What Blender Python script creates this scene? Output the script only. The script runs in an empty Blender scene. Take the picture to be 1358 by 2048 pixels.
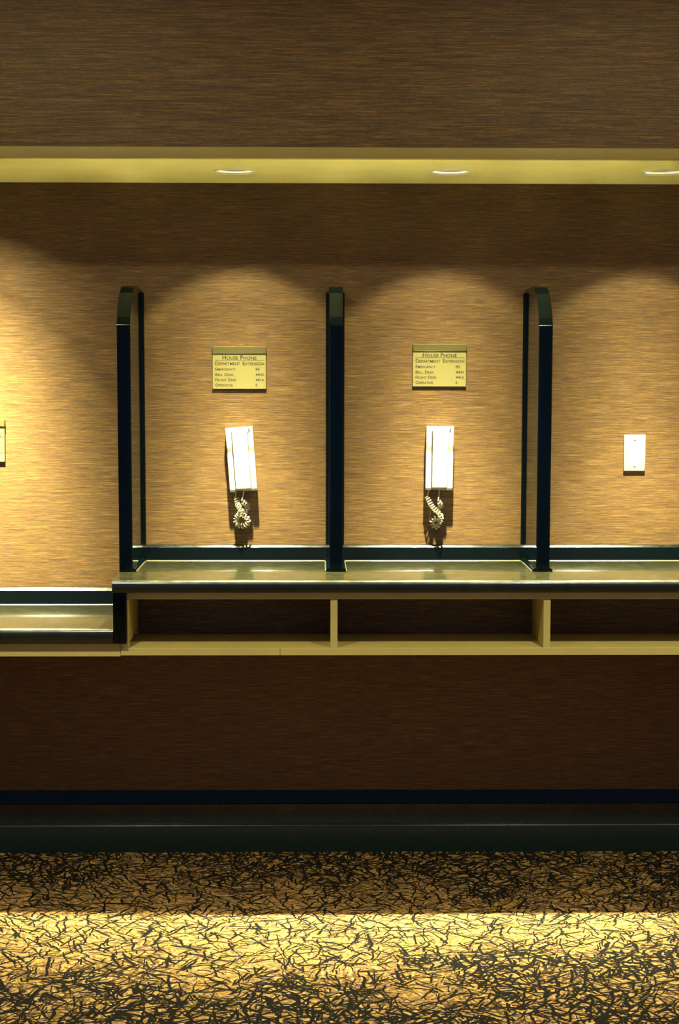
import bpy, bmesh, math, random
from mathutils import Vector, Matrix
C = bpy.context.scene.collection
sc = bpy.context.scene
R = math.radians

# ------------------------------------------------------------ camera, world, lights, exposure
cam_d = bpy.data.cameras.new('camera')
cam = bpy.data.objects.new('camera', cam_d)
C.objects.link(cam)
sc.camera = cam
cam_d.sensor_fit = 'VERTICAL'
cam_d.sensor_height = 36.0
cam_d.lens = 36.0 * 3200.0 / 2048.0
cam_d.clip_start = 0.05
cam.matrix_world = (Matrix.Translation((0.0, -5.06, 1.5442)) @ Matrix.Rotation(R(-0.8203), 4, 'Z')
                    @ Matrix.Rotation(R(90 - 5.0717), 4, 'X') @ Matrix.Rotation(0.0015, 4, 'Z'))

world = bpy.data.worlds.new('world')
sc.world = world
world.use_nodes = True
world.node_tree.nodes['Background'].inputs['Color'].default_value = (0.052, 0.088, 0.21, 1)
world.node_tree.nodes['Background'].inputs['Strength'].default_value = 1.0

sc.cycles.blur_glossy = 0.0              # keep the counter's mirror image of the lamps on the soffit
sc.cycles.sample_clamp_indirect = 150.0
sc.view_settings.view_transform = 'Standard'
sc.view_settings.look = 'None'
sc.view_settings.exposure = 0.0
sc.view_settings.gamma = 1.0
sc.view_settings.use_curve_mapping = False

DOWN_W, LOW_W, HALL_W = 1590.0, 1830.0, 270.0
WARM = (1.0, 0.95, 0.52)
HALL = (1.0, 0.90, 0.50)


def beam(name, loc, power, color, half_angle, blend, curve, radius, parent=None):
    """Spot lamp of a reflector bulb: curve = [(degrees off axis, relative intensity)]."""
    d = bpy.data.lights.new(name, 'SPOT')
    d.energy = power
    d.color = color
    d.spot_size = R(half_angle * 2)
    d.spot_blend = blend
    d.shadow_soft_size = radius
    d.use_nodes = True
    nt = d.node_tree
    em = nt.nodes['Emission']
    tc = nt.nodes.new('ShaderNodeTexCoord')
    sp = nt.nodes.new('ShaderNodeSeparateXYZ')
    ab = nt.nodes.new('ShaderNodeMath'); ab.operation = 'ABSOLUTE'
    ac = nt.nodes.new('ShaderNodeMath'); ac.operation = 'ARCCOSINE'
    dv = nt.nodes.new('ShaderNodeMath'); dv.operation = 'DIVIDE'; dv.inputs[1].default_value = R(90)
    rp = nt.nodes.new('ShaderNodeValToRGB')
    nt.links.new(tc.outputs['Normal'], sp.inputs[0])
    nt.links.new(sp.outputs['Z'], ab.inputs[0])
    nt.links.new(ab.outputs[0], ac.inputs[0])
    nt.links.new(ac.outputs[0], dv.inputs[0])
    nt.links.new(dv.outputs[0], rp.inputs[0])
    els = rp.color_ramp.elements
    while len(els) < len(curve):
        els.new(0.5)
    for e, (a, v) in zip(els, curve):
        e.position = a / 90.0
        e.color = (v, v, v, 1)
    nt.links.new(rp.outputs['Color'], em.inputs['Strength'])
    o = bpy.data.objects.new(name, d)
    C.objects.link(o)
    o.location = loc
    if parent:
        o.parent = parent
    return o


FLOOD = [(0, 1.0), (7, 0.9), (14.4, 0.60), (18.6, 0.39), (22, 0.19), (25, 0.115), (30, 0.060), (36, 0.029), (46, 0.017)]
WIDE = [(0, 1.0), (7, 0.9), (14.4, 0.60), (18.6, 0.37), (22, 0.23), (27, 0.105), (34, 0.027), (46, 0.014), (60, 0.010)]
HALLC = [(0, 1.0), (15, 0.95), (30, 0.74), (38, 0.52), (45, 0.24), (52, 0.105), (62, 0.085), (74, 0.085), (84, 0.06), (90, 0.0)]

# ------------------------------------------------------------ helpers


def prop(o, label=None, cat=None, group=None, kind=None):
    if label: o['label'] = label
    if cat: o['category'] = cat
    if group: o['group'] = group
    if kind: o['kind'] = kind
    return o


def empty(name, loc, label, cat, group=None):
    o = bpy.data.objects.new(name, None)
    o.empty_display_size = 0.05
    C.objects.link(o)
    o.location = loc
    return prop(o, label, cat, group)


def link(name, bm, mat, parent=None, smooth=None):
    bmesh.ops.recalc_face_normals(bm, faces=bm.faces)
    me = bpy.data.meshes.new(name)
    bm.to_mesh(me)
    bm.free()
    o = bpy.data.objects.new(name, me)
    C.objects.link(o)
    me.materials.append(mat)
    if smooth is not None:
        for p in me.polygons:
            p.use_smooth = True
        me.set_sharp_from_angle(angle=R(smooth))
    if parent:
        o.parent = parent
    return o


def box_bm(x0, x1, y0, y1, z0, z1, bevel=0.0, seg=2, edges=None):
    bm = bmesh.new()
    bmesh.ops.create_cube(bm, size=1)
    for v in bm.verts:
        v.co = Vector(((x0 + x1) / 2 + v.co.x * (x1 - x0), (y0 + y1) / 2 + v.co.y * (y1 - y0), (z0 + z1) / 2 + v.co.z * (z1 - z0)))
    if bevel:
        es = [e for e in bm.edges if edges is None or edges(e)]
        bmesh.ops.bevel(bm, geom=es, offset=bevel, segments=seg, profile=0.5, affect='EDGES')
    return bm


def prism_bm(profile, x0, x1):
    """profile: closed list of (y, z), extruded from x0 to x1."""
    bm = bmesh.new()
    a = [bm.verts.new((x0, y, z)) for y, z in profile]
    b = [bm.verts.new((x1, y, z)) for y, z in profile]
    n = len(profile)
    for i in range(n):
        bm.faces.new((a[i], a[(i + 1) % n], b[(i + 1) % n], b[i]))
    bm.faces.new(a)
    bm.faces.new(b)
    return bm


def arc(cy, cz, r, a0, a1, n):
    return [(cy + r * math.cos(R(a0 + (a1 - a0) * i / n)), cz + r * math.sin(R(a0 + (a1 - a0) * i / n))) for i in range(n + 1)]


def lathe_bm(profile, n=40, close=False):
    """profile: list of (r, z) around the z axis."""
    bm = bmesh.new()
    rings = []
    for r, z in profile:
        rings.append([bm.verts.new((r * math.cos(2 * math.pi * k / n), r * math.sin(2 * math.pi * k / n), z)) for k in range(n)])
    m = len(rings)
    for i in range(m if close else m - 1):
        a, b = rings[i], rings[(i + 1) % m]
        for k in range(n):
            bm.faces.new((a[k], a[(k + 1) % n], b[(k + 1) % n], b[k]))
    return bm


def tube_bm(pts, r, n=8):
    bm = bmesh.new()
    pts = [Vector(p) for p in pts]
    t = (pts[1] - pts[0]).normalized()
    u = t.orthogonal().normalized()
    rings = []
    for i, p in enumerate(pts):
        t2 = (pts[min(i + 1, len(pts) - 1)] - pts[max(i - 1, 0)]).normalized()
        q = t.rotation_difference(t2)
        u = (q @ u).normalized()
        t = t2
        w = t.cross(u)
        rr = r[i] if isinstance(r, list) else r
        rings.append([bm.verts.new(p + (u * math.cos(2 * math.pi * k / n) + w * math.sin(2 * math.pi * k / n)) * rr) for k in range(n)])
    for a, b in zip(rings, rings[1:]):
        for k in range(n):
            bm.faces.new((a[k], a[(k + 1) % n], b[(k + 1) % n], b[k]))
    bm.faces.new(rings[0])
    bm.faces.new(rings[-1])
    return bm


def catmull(P, n):
    P = [Vector(p) for p in P]
    P = [P[0] * 2 - P[1]] + P + [P[-1] * 2 - P[-2]]
    out = []
    for i in range(1, len(P) - 2):
        a, b, c, d = P[i - 1:i + 3]
        for k in range(n):
            t = k / n
            out.append(0.5 * ((2 * b) + (c - a) * t + (2 * a - 5 * b + 4 * c - d) * t * t + (3 * b - a - 3 * c + d) * t ** 3))
    out.append(P[-2])
    return out


# ------------------------------------------------------------ materials
def new_mat(name, color=(0.5, 0.5, 0.5), rough=0.5, spec=0.5, metal=0.0, coat=0.0):
    m = bpy.data.materials.new(name)
    m.use_nodes = True
    b = m.node_tree.nodes['Principled BSDF']
    b.inputs['Base Color'].default_value = (*color, 1)
    b.inputs['Roughness'].default_value = rough
    b.inputs['Specular IOR Level'].default_value = spec
    b.inputs['Metallic'].default_value = metal
    b.inputs['Coat Weight'].default_value = coat
    return m, m.node_tree, b


def N(nt, t, **kw):
    n = nt.nodes.new(t)
    for k, v in kw.items():
        setattr(n, k, v)
    return n


def math_n(nt, op, a, b=None, clamp=False):
    n = N(nt, 'ShaderNodeMath', operation=op, use_clamp=clamp)
    for i, v in enumerate((a, b)):
        if v is None: continue
        if isinstance(v, (int, float)): n.inputs[i].default_value = v
        else: nt.links.new(v, n.inputs[i])
    return n.outputs[0]


def mixc(nt, f, a, b):
    n = N(nt, 'ShaderNodeMix', data_type='RGBA')
    for i, v in ((0, f), (6, a), (7, b)):
        if isinstance(v, tuple): n.inputs[i].default_value = (*v, 1)
        elif isinstance(v, (int, float)): n.inputs[i].default_value = v
        else: nt.links.new(v, n.inputs[i])
    return n.outputs[2]


def noise(nt, vec, scale, loc=(0, 0, 0), detail=2.0, rough=0.5):
    mp = N(nt, 'ShaderNodeMapping')
    mp.inputs['Scale'].default_value = scale
    mp.inputs['Location'].default_value = loc
    nt.links.new(vec, mp.inputs['Vector'])
    t = N(nt, 'ShaderNodeTexNoise')
    t.inputs['Scale'].default_value = 1
    t.inputs['Detail'].default_value = detail
    t.inputs['Roughness'].default_value = rough
    nt.links.new(mp.outputs[0], t.inputs['Vector'])
    return t.outputs['Fac']


def remap(nt, v, a, b, c=0.0, d=1.0):
    n = N(nt, 'ShaderNodeMapRange')
    nt.links.new(v, n.inputs[0])
    for i, x in enumerate((a, b, c, d)):
        n.inputs[i + 1].default_value = x
    return n.outputs[0]


def wallpaper():
    m, nt, b = new_mat('woven_brown_wallpaper', rough=0.55, spec=0.3)
    tc = N(nt, 'ShaderNodeTexCoord').outputs['Object']
    streak = noise(nt, tc, (13, 13, 520), detail=3, rough=0.6)
    thread = noise(nt, tc, (40, 40, 1300), (3, 1, 7), detail=2, rough=0.6)
    band = noise(nt, tc, (5, 5, 150), (9, 2, 3), detail=2)
    grain = noise(nt, tc, (420, 420, 620), (1, 5, 2), detail=1)
    f = math_n(nt, 'ADD', math_n(nt, 'MULTIPLY', streak, 0.42), math_n(nt, 'MULTIPLY', thread, 0.27))
    f = math_n(nt, 'ADD', f, math_n(nt, 'MULTIPLY', band, 0.13))
    f = math_n(nt, 'ADD', f, math_n(nt, 'MULTIPLY', grain, 0.18))
    f = remap(nt, f, 0.405, 0.595)
    r = N(nt, 'ShaderNodeValToRGB')
    r.color_ramp.elements[0].position = 0.0
    r.color_ramp.elements[0].color = (0.063, 0.034, 0.020, 1)
    r.color_ramp.elements[1].position = 1.0
    r.color_ramp.elements[1].color = (0.252, 0.154, 0.052, 1)
    e = r.color_ramp.elements.new(0.55)
    e.color = (0.132, 0.0755, 0.033, 1)
    nt.links.new(f, r.inputs[0])
    # single threads lean to yellow or to rose
    hue = noise(nt, tc, (60, 60, 420), (7, 7, 1), detail=1)
    tint = mixc(nt, remap(nt, hue, 0.36, 0.64), (1.10, 0.93, 0.92), (0.93, 1.06, 0.90))
    mu = N(nt, 'ShaderNodeMix', data_type='RGBA', blend_type='MULTIPLY')
    mu.inputs[0].default_value = 1.0
    nt.links.new(r.outputs[0], mu.inputs[6])
    nt.links.new(tint, mu.inputs[7])
    nt.links.new(mu.outputs[2], b.inputs['Base Color'])
    bp = N(nt, 'ShaderNodeBump')
    bp.inputs['Strength'].default_value = 0.35
    bp.inputs['Distance'].default_value = 0.001
    nt.links.new(streak, bp.inputs['Height'])
    nt.links.new(bp.outputs[0], b.inputs['Normal'])
    return m


def paint(name, color, rough=0.5):
    m, nt, b = new_mat(name, color, rough, 0.35)
    tc = N(nt, 'ShaderNodeTexCoord').outputs['Object']
    f = noise(nt, tc, (9, 9, 9), detail=4)
    c = mixc(nt, remap(nt, f, 0.35, 0.65), tuple(v * 0.93 for v in color), color)
    nt.links.new(c, b.inputs['Base Color'])
    f2 = noise(nt, tc, (260, 260, 260), detail=1)
    bp = N(nt, 'ShaderNodeBump')
    bp.inputs['Strength'].default_value = 0.12
    bp.inputs['Distance'].default_value = 0.0006
    nt.links.new(f2, bp.inputs['Height'])
    nt.links.new(bp.outputs[0], b.inputs['Normal'])
    return m


def lacquer(name, color, rough, dust=0.0, dustcol=(0.2, 0.19, 0.08)):
    m, nt, b = new_mat(name, color, rough, 0.5)
    tc = N(nt, 'ShaderNodeTexCoord').outputs['Object']
    f = noise(nt, tc, (30, 30, 30), detail=5, rough=0.65)
    if dust:
        c = mixc(nt, remap(nt, f, 0.3, 0.75, dust * 0.55, dust * 1.3), color, dustcol)
        nt.links.new(c, b.inputs['Base Color'])
    nt.links.new(remap(nt, f, 0.3, 0.7, rough * 0.8, rough * 1.25), b.inputs['Roughness'])
    return m


def carpet():
    m, nt, b = new_mat('twig_patterned_carpet', rough=0.95, spec=0.1)
    tc = N(nt, 'ShaderNodeTexCoord').outputs['Object']
    # wandering of the twigs
    wn = N(nt, 'ShaderNodeTexNoise')
    wn.inputs['Scale'].default_value = 16
    wn.inputs['Detail'].default_value = 2
    nt.links.new(tc, wn.inputs['Vector'])
    wv = N(nt, 'ShaderNodeVectorMath', operation='MULTIPLY_ADD')
    nt.links.new(wn.outputs['Color'], wv.inputs[0])
    wv.inputs[1].default_value = (0.030, 0.030, 0)
    nt.links.new(tc, wv.inputs[2])
    vec = wv.outputs[0]
    # pattern density varies at random; the y band paints in the floor's light falloff
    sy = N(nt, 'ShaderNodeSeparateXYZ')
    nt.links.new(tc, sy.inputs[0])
    falloff_band = math_n(nt, 'COSINE', math_n(nt, 'MULTIPLY', math_n(nt, 'ADD', sy.outputs[1], 0.72), 6.2832 / 1.5))
    dens = math_n(nt, 'ADD', noise(nt, tc, (2.6, 2.6, 2.6), detail=2), math_n(nt, 'MULTIPLY', falloff_band, -0.13))
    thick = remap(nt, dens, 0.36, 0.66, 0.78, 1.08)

    def strokes(scale, off, hw, hl, ang=0.0):
        mp = N(nt, 'ShaderNodeMapping')
        mp.inputs['Scale'].default_value = (scale, scale, 0)
        mp.inputs['Location'].default_value = (off[0], off[1], 0)
        mp.inputs['Rotation'].default_value = (0, 0, ang)
        nt.links.new(vec, mp.inputs['Vector'])
        vo = N(nt, 'ShaderNodeTexVoronoi', voronoi_dimensions='2D')
        vo.inputs['Scale'].default_value = 1
        nt.links.new(mp.outputs[0], vo.inputs['Vector'])
        d = N(nt, 'ShaderNodeVectorMath', operation='SUBTRACT')
        nt.links.new(mp.outputs[0], d.inputs[0])
        nt.links.new(vo.outputs['Position'], d.inputs[1])
        se = N(nt, 'ShaderNodeSeparateColor')
        nt.links.new(vo.outputs['Color'], se.inputs[0])
        ro = N(nt, 'ShaderNodeVectorRotate', rotation_type='Z_AXIS')
        nt.links.new(d.outputs[0], ro.inputs['Vector'])
        nt.links.new(math_n(nt, 'MULTIPLY', se.outputs[0], 6.283), ro.inputs['Angle'])
        sx = N(nt, 'ShaderNodeSeparateXYZ')
        nt.links.new(ro.outputs[0], sx.inputs[0])
        ax = math_n(nt, 'ABSOLUTE', sx.outputs[0])
        ay = math_n(nt, 'ABSOLUTE', sx.outputs[1])
        w = math_n(nt, 'MULTIPLY', remap(nt, se.outputs[1], 0, 1, 0.5, 1.2), math_n(nt, 'MULTIPLY', thick, hw))
        q = math_n(nt, 'DIVIDE', ax, w)
        a = remap(nt, q, 0.75, 1.15, 1, 0)
        l = remap(nt, ay, hl * 0.92, hl, 1, 0)
        return math_n(nt, 'MULTIPLY', a, l)

    def union(ms):
        o = ms[0]
        for k in ms[1:]:
            o = math_n(nt, 'MAXIMUM', o, k)
        return o
    gold = union([strokes(15, (0.3, 4.1), 0.11, 0.5), strokes(17, (7.3, 2.6), 0.10, 0.5, 0.8), strokes(19, (1.3, 9.6), 0.10, 0.5, 2.0)])
    dark = union([strokes(11.2, (2.2, 0.7), 0.055, 0.62), strokes(12.8, (5.4, 8.1), 0.055, 0.6, 0.5),
                  strokes(14.4, (9.1, 3.3), 0.058, 0.6, 1.1), strokes(16.5, (3.7, 6.9), 0.062, 0.6, 1.9),
                  strokes(19, (8.8, 1.9), 0.068, 0.6, 2.6), strokes(10.4, (1.1, 7.2), 0.050, 0.62, 2.9),
                  strokes(26, (6.1, 0.4), 0.075, 0.6, 0.9)])
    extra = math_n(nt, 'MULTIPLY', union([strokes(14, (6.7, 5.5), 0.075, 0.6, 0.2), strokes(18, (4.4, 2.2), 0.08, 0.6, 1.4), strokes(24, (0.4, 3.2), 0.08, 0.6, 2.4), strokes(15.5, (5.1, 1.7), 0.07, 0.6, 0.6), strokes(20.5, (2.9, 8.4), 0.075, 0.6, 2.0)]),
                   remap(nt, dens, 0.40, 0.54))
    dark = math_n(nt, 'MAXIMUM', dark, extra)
    fib = noise(nt, tc, (210, 210, 210), detail=3, rough=0.7)
    base = mixc(nt, remap(nt, noise(nt, tc, (22, 22, 22), detail=3), 0.35, 0.65), (0.225, 0.115, 0.058), (0.255, 0.138, 0.048))
    col = mixc(nt, math_n(nt, 'MULTIPLY', gold, 0.75), base, (0.265, 0.182, 0.034))
    fine = union([strokes(27, (3.3, 2.2), 0.10, 0.6, 0.4), strokes(31, (8.2, 5.9), 0.10, 0.6, 1.7), strokes(34, (1.9, 4.4), 0.11, 0.6, 2.7)])
    pale = union([strokes(25, (5.3, 7.7), 0.09, 0.6, 0.1), strokes(29, (2.8, 9.1), 0.10, 0.6, 2.2)])
    col = mixc(nt, math_n(nt, 'MULTIPLY', pale, 0.7), col, (0.36, 0.245, 0.12))
    col = mixc(nt, math_n(nt, 'MULTIPLY', fine, 0.75), col, (0.085, 0.052, 0.018))
    col = mixc(nt, dark, col, (0.005, 0.0045, 0.004))
    v = N(nt, 'ShaderNodeHueSaturation')
    nt.links.new(remap(nt, fib, 0.25, 0.75, 0.62, 1.35), v.inputs['Value'])
    nt.links.new(col, v.inputs['Color'])
    nt.links.new(v.outputs[0], b.inputs['Base Color'])
    bp = N(nt, 'ShaderNodeBump')
    bp.inputs['Strength'].default_value = 0.5
    bp.inputs['Distance'].default_value = 0.004
    nt.links.new(fib, bp.inputs['Height'])
    nt.links.new(bp.outputs[0], b.inputs['Normal'])
    return m


def glow(name, color, strength):
    m = bpy.data.materials.new(name)
    m.use_nodes = True
    nt = m.node_tree
    nt.nodes.clear()
    e = N(nt, 'ShaderNodeEmission')
    e.inputs[0].default_value = (*color, 1)
    e.inputs[1].default_value = strength
    o = N(nt, 'ShaderNodeOutputMaterial')
    nt.links.new(e.outputs[0], o.inputs[0])
    return m


M_wall = wallpaper()
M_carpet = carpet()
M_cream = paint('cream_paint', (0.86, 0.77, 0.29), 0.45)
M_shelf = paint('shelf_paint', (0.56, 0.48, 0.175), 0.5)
M_lip = paint('tan_paint', (0.38, 0.29, 0.085), 0.5)
M_ceil = paint('ceiling_paint', (0.62, 0.58, 0.45), 0.7)
M_black = lacquer('black_lacquer', (0.0010, 0.0030, 0.0036), 0.07)
M_black.node_tree.nodes['Principled BSDF'].inputs['Specular IOR Level'].default_value = 0.3
M_splash = lacquer('black_laminate', (0.0010, 0.0030, 0.0036), 0.17)
M_counter = lacquer('dark_glossy_laminate', (0.003, 0.004, 0.003), 0.20, 0.05, (0.22, 0.20, 0.045))
M_counter.node_tree.nodes['Principled BSDF'].inputs['Coat Weight'].default_value = 0.5
M_counter.node_tree.nodes['Principled BSDF'].inputs['Coat Roughness'].default_value = 0.04
M_counter.node_tree.nodes['Principled BSDF'].inputs['Specular IOR Level'].default_value = 0.9
M_base = lacquer('black_painted_wood', (0.007, 0.015, 0.015), 0.26)
M_base.node_tree.nodes['Principled BSDF'].inputs['Specular IOR Level'].default_value = 0.3
M_plate = paint('cream_plate', (0.25, 0.215, 0.083), 0.4)
M_ink = new_mat('dark_olive_ink', (0.008, 0.005, 0.001), 0.6)[0]
M_brass, _nt, _b = new_mat('satin_brass', (0.20, 0.17, 0.065), 0.34, 0.5, 0.6)
M_white = paint('white_plastic', (0.46, 0.445, 0.40), 0.35)
M_cord = new_mat('cream_cord_plastic', (0.42, 0.38, 0.26), 0.4)[0]
M_red = new_mat('red_indicator_plastic', (0.030, 0.003, 0.002), 0.4)[0]
M_bead = new_mat('pale_sealant', (0.085, 0.078, 0.030), 0.35)[0]
M_steel = new_mat('painted_screw', (0.14, 0.12, 0.06), 0.4, 0.5, 0.2)[0]
M_baffle = new_mat('white_baffle', (0.85, 0.82, 0.72), 0.4)[0]
M_can = new_mat('olive_can_lining', (0.10, 0.085, 0.03), 0.5)[0]
M_bulb = glow('lit_bulb', (1.0, 0.86, 0.56), 14.0)
M_dif = glow('lit_diffuser', (1.0, 0.86, 0.56), 3.0)

# ------------------------------------------------------------ room shell
XL, XR, YB, ZC = -2.6, 2.6, -6.4, 2.75
ZS = 2.1241            # underside of the soffit
YS = -0.5862           # front of the soffit
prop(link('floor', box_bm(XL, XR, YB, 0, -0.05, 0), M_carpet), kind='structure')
prop(link('wall_back', box_bm(XL, XR, 0, 0.1, -0.05, ZC), M_wall), kind='structure')
prop(link('wall_left', box_bm(XL - 0.1, XL, -2.7, 0.1, -0.05, ZC), M_wall), kind='structure')
prop(link('wall_right', box_bm(XR, XR + 0.1, -2.7, 0.1, -0.05, ZC), M_wall), kind='structure')
prop(link('wall_upper', box_bm(XL, XR, YS + 0.006, YS + 0.03, ZS + 0.031, ZC), M_wall), kind='structure')
LAMPS = [(-1.06, -0.314), (-0.240, -0.314), (0.390, -0.318), (1.011, -0.324)]
HALLS = [(-2.35, -1.98), (-0.84, -2.0), (0.94, -2.0), (2.35, -1.98)]


def holed_plate(x0, x1, y0, y1, z, holes, r, thick, seg=40):
    """a board with round holes, all at the same y band"""
    bm = bmesh.new()
    hy = max(h[1] for h in holes) + 0.08
    ly = min(h[1] for h in holes) - 0.08
    cache = {}

    def V(x, y):
        k = (round(x, 5), round(y, 5))
        if k not in cache:
            cache[k] = bm.verts.new((x, y, z))
        return cache[k]
    xs = [x0] + [c for h in sorted(holes) for c in (h[0] - 0.08, h[0] + 0.08)] + [x1]
    for i in range(len(xs) - 1):
        a, b2 = xs[i], xs[i + 1]
        bm.faces.new((V(a, y0), V(b2, y0), V(b2, ly), V(a, ly)))
        bm.faces.new((V(a, hy), V(b2, hy), V(b2, y1), V(a, y1)))
        if i % 2 == 0:
            bm.faces.new((V(a, ly), V(b2, ly), V(b2, hy), V(a, hy)))
    for hx, hyc in holes:
        ring = [V(hx + r * math.cos(2 * math.pi * k / seg), hyc + r * math.sin(2 * math.pi * k / seg)) for k in range(seg)]
        corners = [V(hx + 0.08, hy), V(hx - 0.08, hy), V(hx - 0.08, ly), V(hx + 0.08, ly)]
        q = seg // 4
        for c in range(4):
            k0 = q * c + q // 2
            for k in range(k0 - q // 2, k0 + q // 2):
                bm.faces.new((corners[c], ring[k % seg], ring[(k + 1) % seg]))
            k1 = (k0 + q // 2) % seg
            bm.faces.new((corners[c], ring[k1], corners[(c + 1) % 4]))
    bmesh.ops.recalc_face_normals(bm, faces=bm.faces)
    ret = bmesh.ops.extrude_face_region(bm, geom=bm.faces[:])
    for v in ret['geom']:
        if isinstance(v, bmesh.types.BMVert):
            v.co.z += thick
    return bm


prop(link('soffit', holed_plate(XL, XR, YS + 0.022, 0, ZS, LAMPS, 0.052, 0.015), M_cream), kind='structure')
prop(link('ceiling', holed_plate(XL, XR, -2.7, YS + 0.006, ZC, HALLS, 0.075, 0.02), M_ceil), kind='structure')
prop(link('trim_1', box_bm(XL, XR, YS, YS + 0.022, ZS - 0.0005, ZS + 0.031, 0.0022, 2), M_lip, smooth=40), kind='structure')

# stepped black baseboard
bb = [(0, 0), (-0.030, 0), (-0.030, 0.0825), (-0.0294, 0.0853), (-0.0279, 0.0876), (-0.0258, 0.0893), (-0.0230, 0.0903), (-0.018, 0.0915), (-0.018, 0.0985),
      (-0.0175, 0.1005), (-0.0165, 0.1535), (-0.0125, 0.1550), (-0.003, 0.1925), (-0.001, 0.1955), (0, 0.1955)]
prop(link('baseboard_back', prism_bm(bb, XL, XR), M_base, smooth=25), kind='structure')

# ------------------------------------------------------------ recessed downlights over the counter
LBL = ['recessed downlight over the low counter, just past the left edge of the picture',
       'lit recessed downlight in the soffit over the left house phone',
       'lit recessed downlight in the soffit over the middle bay with the upright phone',
       'lit recessed downlight in the soffit at the right edge, over the blank wall plate']
for i, (x, y) in enumerate(LAMPS):
    t = empty('recessed_downlight', (x, y, ZS), LBL[i], 'downlight', 'recessed downlights in the soffit')
    link('trim_ring', lathe_bm([(0.0510, 0.0065), (0.0510, 0.006), (0.0575, -0.0054), (0.0595, -0.0050), (0.0615, -0.0003), (0.056, 0.0)], 48), M_baffle, t, 60)
    link('baffle', lathe_bm([(0.0508, 0.0035), (0.0500, 0.012), (0.0480, 0.040), (0.0455, 0.085), (0.0, 0.0852)], 48), M_can, t, 50)
    bulb = link('bulb', lathe_bm([(0.0005, 0.052), (0.020, 0.053), (0.034, 0.0575), (0.0405, 0.066), (0.036, 0.080)], 32), M_bulb, t, 60)
    low = i == 0
    lamp = beam('lamp_beam', (0, 0, 0.047), LOW_W if low else DOWN_W, WARM, 57 if low else 47.5, 0.22, WIDE if low else FLOOD, 0.018, t)
    if low:
        lamp.rotation_euler = (R(6), 0, 0)      # this one is aimed a little at the wall

# hall downlights in the main ceiling, out of the picture
for i, (x, y) in enumerate(HALLS):
    t = empty('hall_downlight', (x, y, ZC), ['first', 'second', 'third', 'fourth'][i] + ' from the left of the four round downlights in the hall ceiling', 'downlight', 'hall ceiling downlights')
    link('trim_ring', lathe_bm([(0.073, 0.002), (0.073, -0.004), (0.088, -0.002), (0.090, 0.0)], 40), M_baffle, t, 60)
    link('baffle', lathe_bm([(0.0735, 0.0), (0.070, 0.07), (0.0, 0.0705)], 40), M_baffle, t, 50)
    beam('lamp_beam', (0, 0, -0.012), HALL_W, HALL, 88, 0.1, HALLC, 0.03, t)

# ------------------------------------------------------------ high counter with backsplash and stepped end
ZH, ZHB = 0.9416, 0.9043      # top and underside of the high counter
ZL, ZLB = 0.8021, 0.7568      # low counter
YN = -0.495                   # nose of both counters
XE = -0.5863                  # where the counters meet


def counter_profile(zt, zb, r):
    return [(-0.0012, zb), (YN + 0.004, zb)] + arc(YN + 0.004, zb + 0.004, 0.004, 270, 180, 3)[1:] + arc(YN + r, zt - r, r, 180, 90, 10) + [(-0.0012, zt)]


hc = empty('phone_counter', (0.75, -0.25, ZHB), 'long glossy dark counter under the two house phones, one step higher', 'counter')


def under(parent, o):
    o.parent = parent
    o.matrix_parent_inverse = Matrix.Translation(-parent.location)
    return o


under(hc, link('countertop', prism_bm(counter_profile(ZH, ZHB, 0.0145), XE - 0.0015, XR - 0.002), M_counter, smooth=25))
bs = [(-0.0012, ZH), (-0.020, ZH), (-0.020, 0.9919 - 0.0085), (-0.0197, 0.9919 - 0.0078), (-0.0191, 0.9919 - 0.0070), (-0.0134, 0.9919 - 0.0010), (-0.0125, 0.9919 - 0.0003), (-0.0115, 0.9919)] + [(-0.0012, 0.9919)]
under(hc, link('backsplash', prism_bm(bs, XE + 0.02, XR - 0.002), M_splash, smooth=20))
under(hc, prop(link('end_panel', box_bm(XE, XE + 0.0385, YN, -0.0015, ZLB - 0.0002, ZHB, 0.004, 3,
                                   lambda e: abs(e.verts[0].co.y - YN) < 1e-5 and abs(e.verts[1].co.y - YN) < 1e-5 and (e.verts[0].co.z + e.verts[1].co.z) / 2 < ZHB - 1e-4), M_black, smooth=30)))

lc = empty('low_counter', (-1.3, -0.25, ZLB), 'lower glossy dark counter in the left bay', 'counter')
under(lc, link('countertop', prism_bm(counter_profile(ZL, ZLB, 0.0165), XL + 0.002, XE - 0.0004), M_counter, smooth=25))
bs2 = [(-0.0012, ZL), (-0.022, ZL), (-0.022, 0.8565 - 0.0115), (-0.0217, 0.8565 - 0.0107), (-0.0210, 0.8565 - 0.0098), (-0.0128, 0.8565 - 0.0012), (-0.0118, 0.8565 - 0.0004), (-0.0106, 0.8565)] + [(-0.0012, 0.8565)]
under(lc, link('backsplash', prism_bm(bs2, XL + 0.002, XE - 0.0004), M_splash, smooth=20))
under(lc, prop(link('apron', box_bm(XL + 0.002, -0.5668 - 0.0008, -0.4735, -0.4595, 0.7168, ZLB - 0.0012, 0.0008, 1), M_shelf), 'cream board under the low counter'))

# a pale bead of sealant where each backsplash meets its counter
for par, z, yb, x0, x1 in ((hc, ZH, -0.020, -0.5385, 0.0262), (hc, ZH, -0.020, 0.0898, 0.6467), (hc, ZH, -0.020, 0.7103, XR - 0.002), (lc, ZL, -0.022, XL + 0.002, XE - 0.0004)):
    under(par, prop(link('sealant_bead', prism_bm([(yb, z), (yb - 0.0030, z), (yb - 0.0022, z + 0.0009), (yb - 0.0009, z + 0.0016), (yb, z + 0.0019)], x0, x1), M_bead, smooth=60), 'thin pale bead of sealant'))

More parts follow.
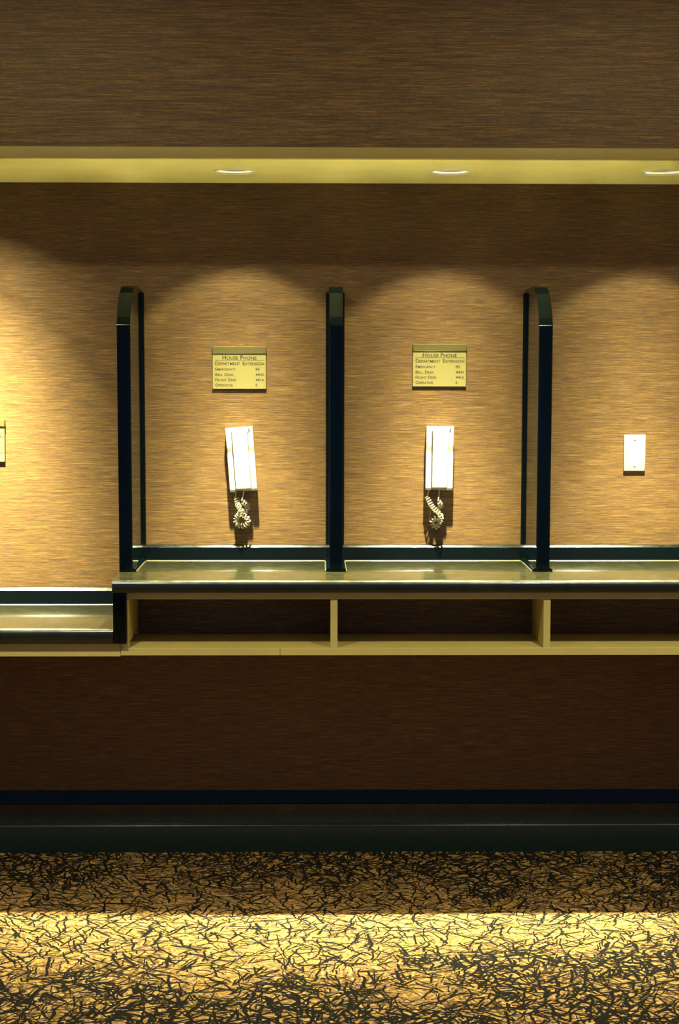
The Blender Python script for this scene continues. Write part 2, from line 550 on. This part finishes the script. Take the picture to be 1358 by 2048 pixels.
# open cream cubby shelf under the high counter
ZF, ZFB = 0.7409, 0.7203
cs = empty('cubby_shelf', (0.75, -0.25, ZFB), 'open cream shelf with compartments under the high counter', 'shelf')
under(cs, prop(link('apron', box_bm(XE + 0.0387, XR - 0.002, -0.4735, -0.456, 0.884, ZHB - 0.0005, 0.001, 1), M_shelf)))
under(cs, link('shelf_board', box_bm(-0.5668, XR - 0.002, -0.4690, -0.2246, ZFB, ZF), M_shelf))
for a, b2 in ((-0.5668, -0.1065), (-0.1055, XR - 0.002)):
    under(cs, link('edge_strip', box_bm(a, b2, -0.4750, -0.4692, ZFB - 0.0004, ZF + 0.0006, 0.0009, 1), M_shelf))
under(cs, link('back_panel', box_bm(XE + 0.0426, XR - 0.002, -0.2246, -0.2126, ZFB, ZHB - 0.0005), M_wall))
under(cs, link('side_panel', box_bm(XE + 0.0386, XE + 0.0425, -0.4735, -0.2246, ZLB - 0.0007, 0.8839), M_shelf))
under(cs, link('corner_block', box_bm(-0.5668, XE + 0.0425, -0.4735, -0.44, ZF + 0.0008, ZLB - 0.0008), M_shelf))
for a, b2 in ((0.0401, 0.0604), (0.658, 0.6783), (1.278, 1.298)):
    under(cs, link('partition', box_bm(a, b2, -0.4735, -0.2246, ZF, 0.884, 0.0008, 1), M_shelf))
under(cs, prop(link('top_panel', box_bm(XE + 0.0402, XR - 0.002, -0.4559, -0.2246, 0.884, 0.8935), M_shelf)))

# ------------------------------------------------------------ black dividers standing on the high counter
YD, ZD, RD = -0.3036, 1.7988, 0.125
DIV = [(-0.590, -0.550, 'glossy black rounded divider at the stepped end of the high counter'),
       (0.0375, 0.0785, 'glossy black rounded divider between the two house phones'),
       (0.6580, 0.6990, 'glossy black rounded divider between the upright phone and the blank wall plate')]
for k, (a, b2, lab) in enumerate(DIV):
    w = (b2 - a) / 2
    t = empty('divider', ((a + b2) / 2, -0.15, ZH), lab, 'divider', 'black dividers on the counter')
    B0 = ZH + 0.0004
    RB, RS = 0.1852, 0.010        # big top curve, then a tight turn into the upright
    yc, zc = YD + RS + (RB - RS) * math.cos(R(20)), ZD - RB
    ys, zs = yc - (RB - RS) * math.cos(R(20)), zc + (RB - RS) * math.sin(R(20))
    prof = [(-0.0205, B0), (YD, B0)] + arc(ys, zs, RS, 180, 160, 4) + arc(yc, zc, RB, 160, 90, 20)[1:] + [(-0.0005, ZD), (-0.0005, 0.9925), (-0.0205, 0.9925)]
    bm = prism_bm(prof, -w, w)
    es = [e for e in bm.edges if abs(e.verts[0].co.x - e.verts[1].co.x) < 1e-6 and min(e.verts[0].co.y, e.verts[1].co.y) < -0.03 or
          (abs(e.verts[0].co.x - e.verts[1].co.x) < 1e-6 and min(e.verts[0].co.z, e.verts[1].co.z) > ZD - 0.01)]
    es = [e for e in es if max(e.verts[0].co.z, e.verts[1].co.z) > ZH + 0.01]
    bmesh.ops.bevel(bm, geom=es, offset=0.0055, segments=4, profile=0.5, affect='EDGES')
    for v in bm.verts:
        v.co += Vector((0, 0.15, -ZH))
    link('panel', bm, M_black, t, 35)
    for s in (-1, 1):
        if k == 0 and s < 0:
            continue
        r = 0.009
        # quarter-round mouldings against the wall and along the counter
        def quarter(s, w, r):
            return [(s * w, 0.0), (s * (w + r), 0.0)] + [(s * (w + r * math.cos(R(q))), r * math.sin(R(q))) for q in (22.5, 45, 67.5)] + [(s * w, r)]
        q = quarter(s, w, r)
        bm = bmesh.new()
        A = [bm.verts.new((x, 0.15 - 0.0005 - h, 0.9919 - ZH + 0.0005)) for x, h in q]
        B = [bm.verts.new((x, 0.15 - 0.0005 - h, ZD - ZH - 0.014)) for x, h in q]
        for i in range(len(q)):
            bm.faces.new((A[i], A[(i + 1) % len(q)], B[(i + 1) % len(q)], B[i]))
        bm.faces.new(A); bm.faces.new(B)
        link('wall_moulding', bm, M_black, t, 50)
        q = quarter(s, w, 0.0105)
        bm = bmesh.new()
        A = [bm.verts.new((x, 0.15 - 0.0205, h + 0.0002)) for x, h in q]
        B = [bm.verts.new((x, YD + 0.15 + 0.008, h + 0.0002)) for x, h in q]
        for i in range(len(q)):
            bm.faces.new((A[i], A[(i + 1) % len(q)], B[(i + 1) % len(q)], B[i]))
        bm.faces.new(A); bm.faces.new(B)
        link('counter_moulding', bm, M_black, t, 50)
        e0, e1 = s * (w + 0.0103), s * (w + 0.0121)
        link('sealant_bead', box_bm(min(e0, e1), max(e0, e1), YD + 0.16, 0.15 - 0.0260, 0.0003, 0.0016), M_bead, t)

# ------------------------------------------------------------ house phone signs


def text_part(body, x0, x1, base, cap, parent, y):
    cu = bpy.data.curves.new('lettering', 'FONT')
    cu.body = body
    cu.small_caps_scale = 0.78
    for f in cu.body_format:
        f.use_small_caps = True
    cu.offset = 0.011
    cu.extrude = 0.004
    cu.resolution_u = 3
    tmp = bpy.data.objects.new('lettering', cu)
    C.objects.link(tmp)
    bpy.context.view_layer.update()
    me = bpy.data.meshes.new_from_object(tmp.evaluated_get(bpy.context.evaluated_depsgraph_get()))
    bpy.data.objects.remove(tmp)
    bpy.data.curves.remove(cu)
    xs = [v.co.x for v in me.vertices]
    ys = [v.co.y for v in me.vertices]
    ax, bx, h = min(xs), max(xs), max(ys)
    for v in me.vertices:
        v.co = Vector((x0 + (v.co.x - ax) / (bx - ax) * (x1 - x0), y - v.co.z * 0.02, base + v.co.y * cap / h))
    me.name = 'lettering'
    me.materials.clear()
    me.materials.append(M_ink)
    o = bpy.data.objects.new('lettering', me)
    C.objects.link(o)
    o.parent = parent
    return o


SW, SH = 0.168, 0.1330
G = 3.237e-4                       # metres per unit of the lettering layout
sign = empty('house_phone_sign', (-0.3275, 0, 1.4842), 'cream house phone extension sign above the tilted left phone', 'sign', 'house phone signs')
link('plate', box_bm(0, SW, -0.0062, 0, 0, SH - 0.022, 0.0006, 1), M_plate, sign)
prop(link('header_strip', box_bm(0.0004, SW + 0.0004, -0.0092, 0, SH - 0.0219, SH, 0.0008, 1), M_brass, sign), 'brass header strip')
lx = lambda c: (c - 122) * G
lz = lambda c: (572 - c) * G
yt = -0.00625
text_part('House Phone', lx(218), lx(549), lz(288), 41 * G, sign, yt)
rule = link('rule_line', box_bm(lx(147), lx(622), -0.00645, -0.0061, lz(295.5), lz(292.5)), M_ink, sign)
text_part('Department', lx(150), lx(389), lz(342), 35 * G, sign, yt)
text_part('Extension', lx(415), lx(622), lz(342), 35 * G, sign, yt)
for word, x1, num, n1, base in (('Emergency', 346, '85', 579, 393), ('Bell Desk', 328, '4430', 621, 446), ('Front Desk', 353, '4416', 619, 496), ('Operator', 321, '0', 556, 547)):
    text_part(word, lx(150), lx(x1), lz(base), 27 * G, sign, yt)
    text_part(num, lx(540), lx(n1), lz(base), 26 * G, sign, yt)


def copy_thing(root, loc, label, rot=0.0):
    r = root.copy()
    C.objects.link(r)
    r.location = loc
    r.rotation_euler = (0, rot, 0)
    r['label'] = label
    for ch in root.children:
        c = ch.copy()
        C.objects.link(c)
        c.parent = r
        for g in ch.children:
            d = g.copy()
            C.objects.link(d)
            d.parent = c
    return r


copy_thing(sign, (0.3025, 0, 1.4929), 'cream house phone extension sign above the upright phone in the middle bay')
copy_thing(sign, (-1.1515, 0, 1.2560), 'cream house phone sign cut off by the left edge, above the low counter', R(0.6))

# ------------------------------------------------------------ house phones
PW, PH = 0.0857, 0.2010


def phone_cradle_bm():
    """front shell of the wall base: two rails with finger scoops, a well for the handset"""
    W, H, dep = PW / 2, PH / 2, 0.036
    xs = [-W, -W + 0.0012, -W + 0.003, -0.0262, -0.0258, -0.0228, -0.0224, 0.0, 0.0232, 0.0236, 0.0262, 0.0266, W - 0.003, W - 0.0012, W]
    nz = 72
    zs = [-H + 2 * H * i / nz for i in range(nz + 1)]
    zs = [-H, -H + 0.0008, -H + 0.002] + [z for z in zs if -H + 0.004 < z < H - 0.003] + [H - 0.002, H - 0.0008, H]

    def depth(x, z):
        d = dep
        edge = min(W - abs(x), H - z)
        d -= 0.0025 * max(0, 1 - edge / 0.003) ** 2
        lo = z + H
        d -= 0.005 * max(0, 1 - lo / 0.006) ** 1.5
        if -0.0256 < x < 0.0262 and z < H - 0.014:
            d = min(d, 0.006 if x < -0.0223 else 0.026)     # the groove and the well
        elif abs(x) > 0.025:
            c = (z - (H - 0.0835)) / 0.030
            if abs(c) < 1:
                d -= 0.0042 * (0.5 + 0.5 * math.cos(math.pi * c))
        return d
    bm = bmesh.new()
    F = [[bm.verts.new((x, -depth(x, z), z)) for x in xs] for z in zs]
    Bk = [[None] * len(xs) for z in zs]
    for i in range(len(zs)):
        for j in range(len(xs)):
            if i in (0, len(zs) - 1) or j in (0, len(xs) - 1):
                Bk[i][j] = bm.verts.new((xs[j], -0.0008, zs[i]))
    for i in range(len(zs) - 1):
        for j in range(len(xs) - 1):
            bm.faces.new((F[i][j], F[i][j + 1], F[i + 1][j + 1], F[i + 1][j]))
    for i in range(len(zs) - 1):
        for j in (0, len(xs) - 1):
            bm.faces.new((F[i][j], F[i + 1][j], Bk[i + 1][j], Bk[i][j]))
    for j in range(len(xs) - 1):
        for i in (0, len(zs) - 1):
            bm.faces.new((F[i][j], F[i][j + 1], Bk[i][j + 1], Bk[i][j]))
    return bm


def handset_bm():
    """slim bar handset: flat front, sides tapering back, a chamfered foot, ends thicker than the grip"""
    H = PH / 2
    z0, z1 = -H + 0.0062, H - 0.0155
    rows = []
    n = 26
    for i in range(n + 1):
        t = i / n
        z = z0 + (z1 - z0) * t
        front = 0.0478 - 0.0012 * math.sin(math.pi * t)
        if i == 0: front = 0.0385
        if i == 1: front = 0.0468; z = z0 + 0.0045
        if i == n: front = 0.0405
        if i == n - 1: front = 0.0470; z = z1 - 0.004
        back = 0.0268
        hw = 0.0238
        cx = 0.0006
        rows.append([(cx - hw + 0.0005, -back, z), (cx - hw, -front + 0.004, z), (cx - hw + 0.0008, -front + 0.0014, z), (cx - hw + 0.003, -front, z),
                     (cx, -front - 0.0006, z), (cx + hw - 0.003, -front, z), (cx + hw - 0.0008, -front + 0.0014, z), (cx + hw, -front + 0.004, z), (cx + hw - 0.0005, -back, z)])
    bm = bmesh.new()
    V = [[bm.verts.new(p) for p in r] for r in rows]
    m = len(V[0])
    for i in range(n):
        for j in range(m):
            bm.faces.new((V[i][j], V[i][(j + 1) % m], V[i + 1][(j + 1) % m], V[i + 1][j]))
    bm.faces.new(V[0])
    bm.faces.new(V[-1])
    return bm


def coil_cord(path, straight, r_coil, pitch, r_wire, phase=0.0):
    """a cord that runs straight at both ends and is coiled in between"""
    pts = catmull(path, 40)
    L = [0.0]
    for a, b2 in zip(pts, pts[1:]):
        L.append(L[-1] + (b2 - a).length)
    tot = L[-1]
    s0, s1 = straight
    out = []
    step = pitch / 16.0
    t = (pts[1] - pts[0]).normalized()
    u = t.orthogonal().normalized()
    j = 0
    s = 0.0
    while s < tot:
        while j < len(L) - 2 and L[j + 1] < s:
            j += 1
        f = (s - L[j]) / max(1e-9, L[j + 1] - L[j])
        p = pts[j].lerp(pts[j + 1], f)
        t2 = (pts[min(j + 2, len(pts) - 1)] - pts[max(j - 1, 0)]).normalized()
        u = (t.rotation_difference(t2) @ u).normalized()
        t = t2
        w = t.cross(u)
        amp = max(0.0, min(1.0, (s - s0) / 0.006)) * max(0.0, min(1.0, (tot - s1 - s) / 0.006))
        a = 2 * math.pi * (s - s0) / pitch + phase
        out.append(p + (u * math.cos(a) + w * math.sin(a)) * r_coil * amp)
        s += step
    out.append(pts[-1])
    return tube_bm(out, r_wire, 8)


def phone(loc, tilt, label, cord_path, straight, rc, pitch):
    t = empty('house_phone', loc, label, 'telephone', 'white wall phones')
    rot = (0, R(tilt), 0)
    c = link('cradle', phone_cradle_bm(), M_white, t, 35)
    c.rotation_euler = rot
    h = link('handset', handset_bm(), M_white, t, 35)
    h.rotation_euler = rot
    d = prop(link('indicator', box_bm(0.0294, 0.0326, -0.0370, -0.0352, PH / 2 - 0.0170, PH / 2 - 0.0050), M_red, t), 'small red indicator slot')
    d.rotation_euler = rot
    S = 0.00157
    path = [(x * S, y, z * S) for x, y, z in cord_path]
    prop(link('coiled_cord', coil_cord(path, straight, rc, pitch, 0.00205), M_cord, t, 60), 'cream coiled cord hanging in a loop')
    return t


# cord paths: x right and z up in units of 1.57 mm from the middle of the phone, y metres out of the wall
phone((-0.2370, 0, 1.2637), -4.1, 'white wall phone hung tilted to the left, in the left bay of the high counter',
      [(4.8, -0.036, -61), (4.0, -0.036, -70), (1.5, -0.037, -82), (5.5, -0.030, -87), (11, -0.018, -94), (9, -0.012, -103), (2, -0.020, -105), (4, -0.032, -112),
       (12, -0.034, -119), (11.5, -0.032, -129), (1, -0.030, -134), (-10, -0.030, -129), (-10.5, -0.030, -118), (-3, -0.040, -108), (-1.5, -0.046, -99), (-7, -0.034, -92), (-9, -0.026, -83), (-12, -0.022, -73), (-10, -0.020, -62)],
      (0.032, 0.020), 0.0072, 0.0088)
phone((0.3870, 0, 1.2673), 0.7, 'white wall phone hanging upright, in the middle bay of the high counter',
      [(-0.5, -0.036, -62), (-1, -0.036, -72), (-2, -0.037, -84), (1.5, -0.030, -90), (4, -0.018, -94), (1, -0.012, -101), (-3, -0.018, -107), (4, -0.024, -116), (3, -0.026, -126), (-2, -0.026, -136),
       (-9, -0.024, -139), (-14, -0.026, -129), (-9, -0.032, -121), (2, -0.040, -120), (1, -0.046, -113), (-8, -0.042, -104), (-15, -0.034, -96), (-20, -0.028, -87), (-24, -0.022, -78), (-20, -0.020, -62)],
      (0.034, 0.022), 0.0066, 0.0084)

# ------------------------------------------------------------ blank wall plate
wp = empty('wall_plate', (1.0078, 0, 1.2835), 'blank white wall plate with two screws in the right bay', 'wall plate')
link('plate', box_bm(-0.0340, 0.0340, -0.0062, 0, -0.0575, 0.0575, 0.0024, 3, lambda e: max(e.verts[0].co.y, e.verts[1].co.y) < -0.003), M_white, wp, 40)
for z in (0.0410, -0.0430):
    bm = lathe_bm([(0.0002, -0.0016), (0.0022, -0.0014), (0.0030, 0.0)], 16)
    bmesh.ops.rotate(bm, verts=bm.verts, cent=(0, 0, 0), matrix=Matrix.Rotation(R(-90), 3, 'X'))
    for v in bm.verts:
        v.co = Vector((v.co.x, -0.0062 - abs(v.co.y) * 0.5, v.co.z + z))
    link('screw', bm, M_steel, wp, 60)
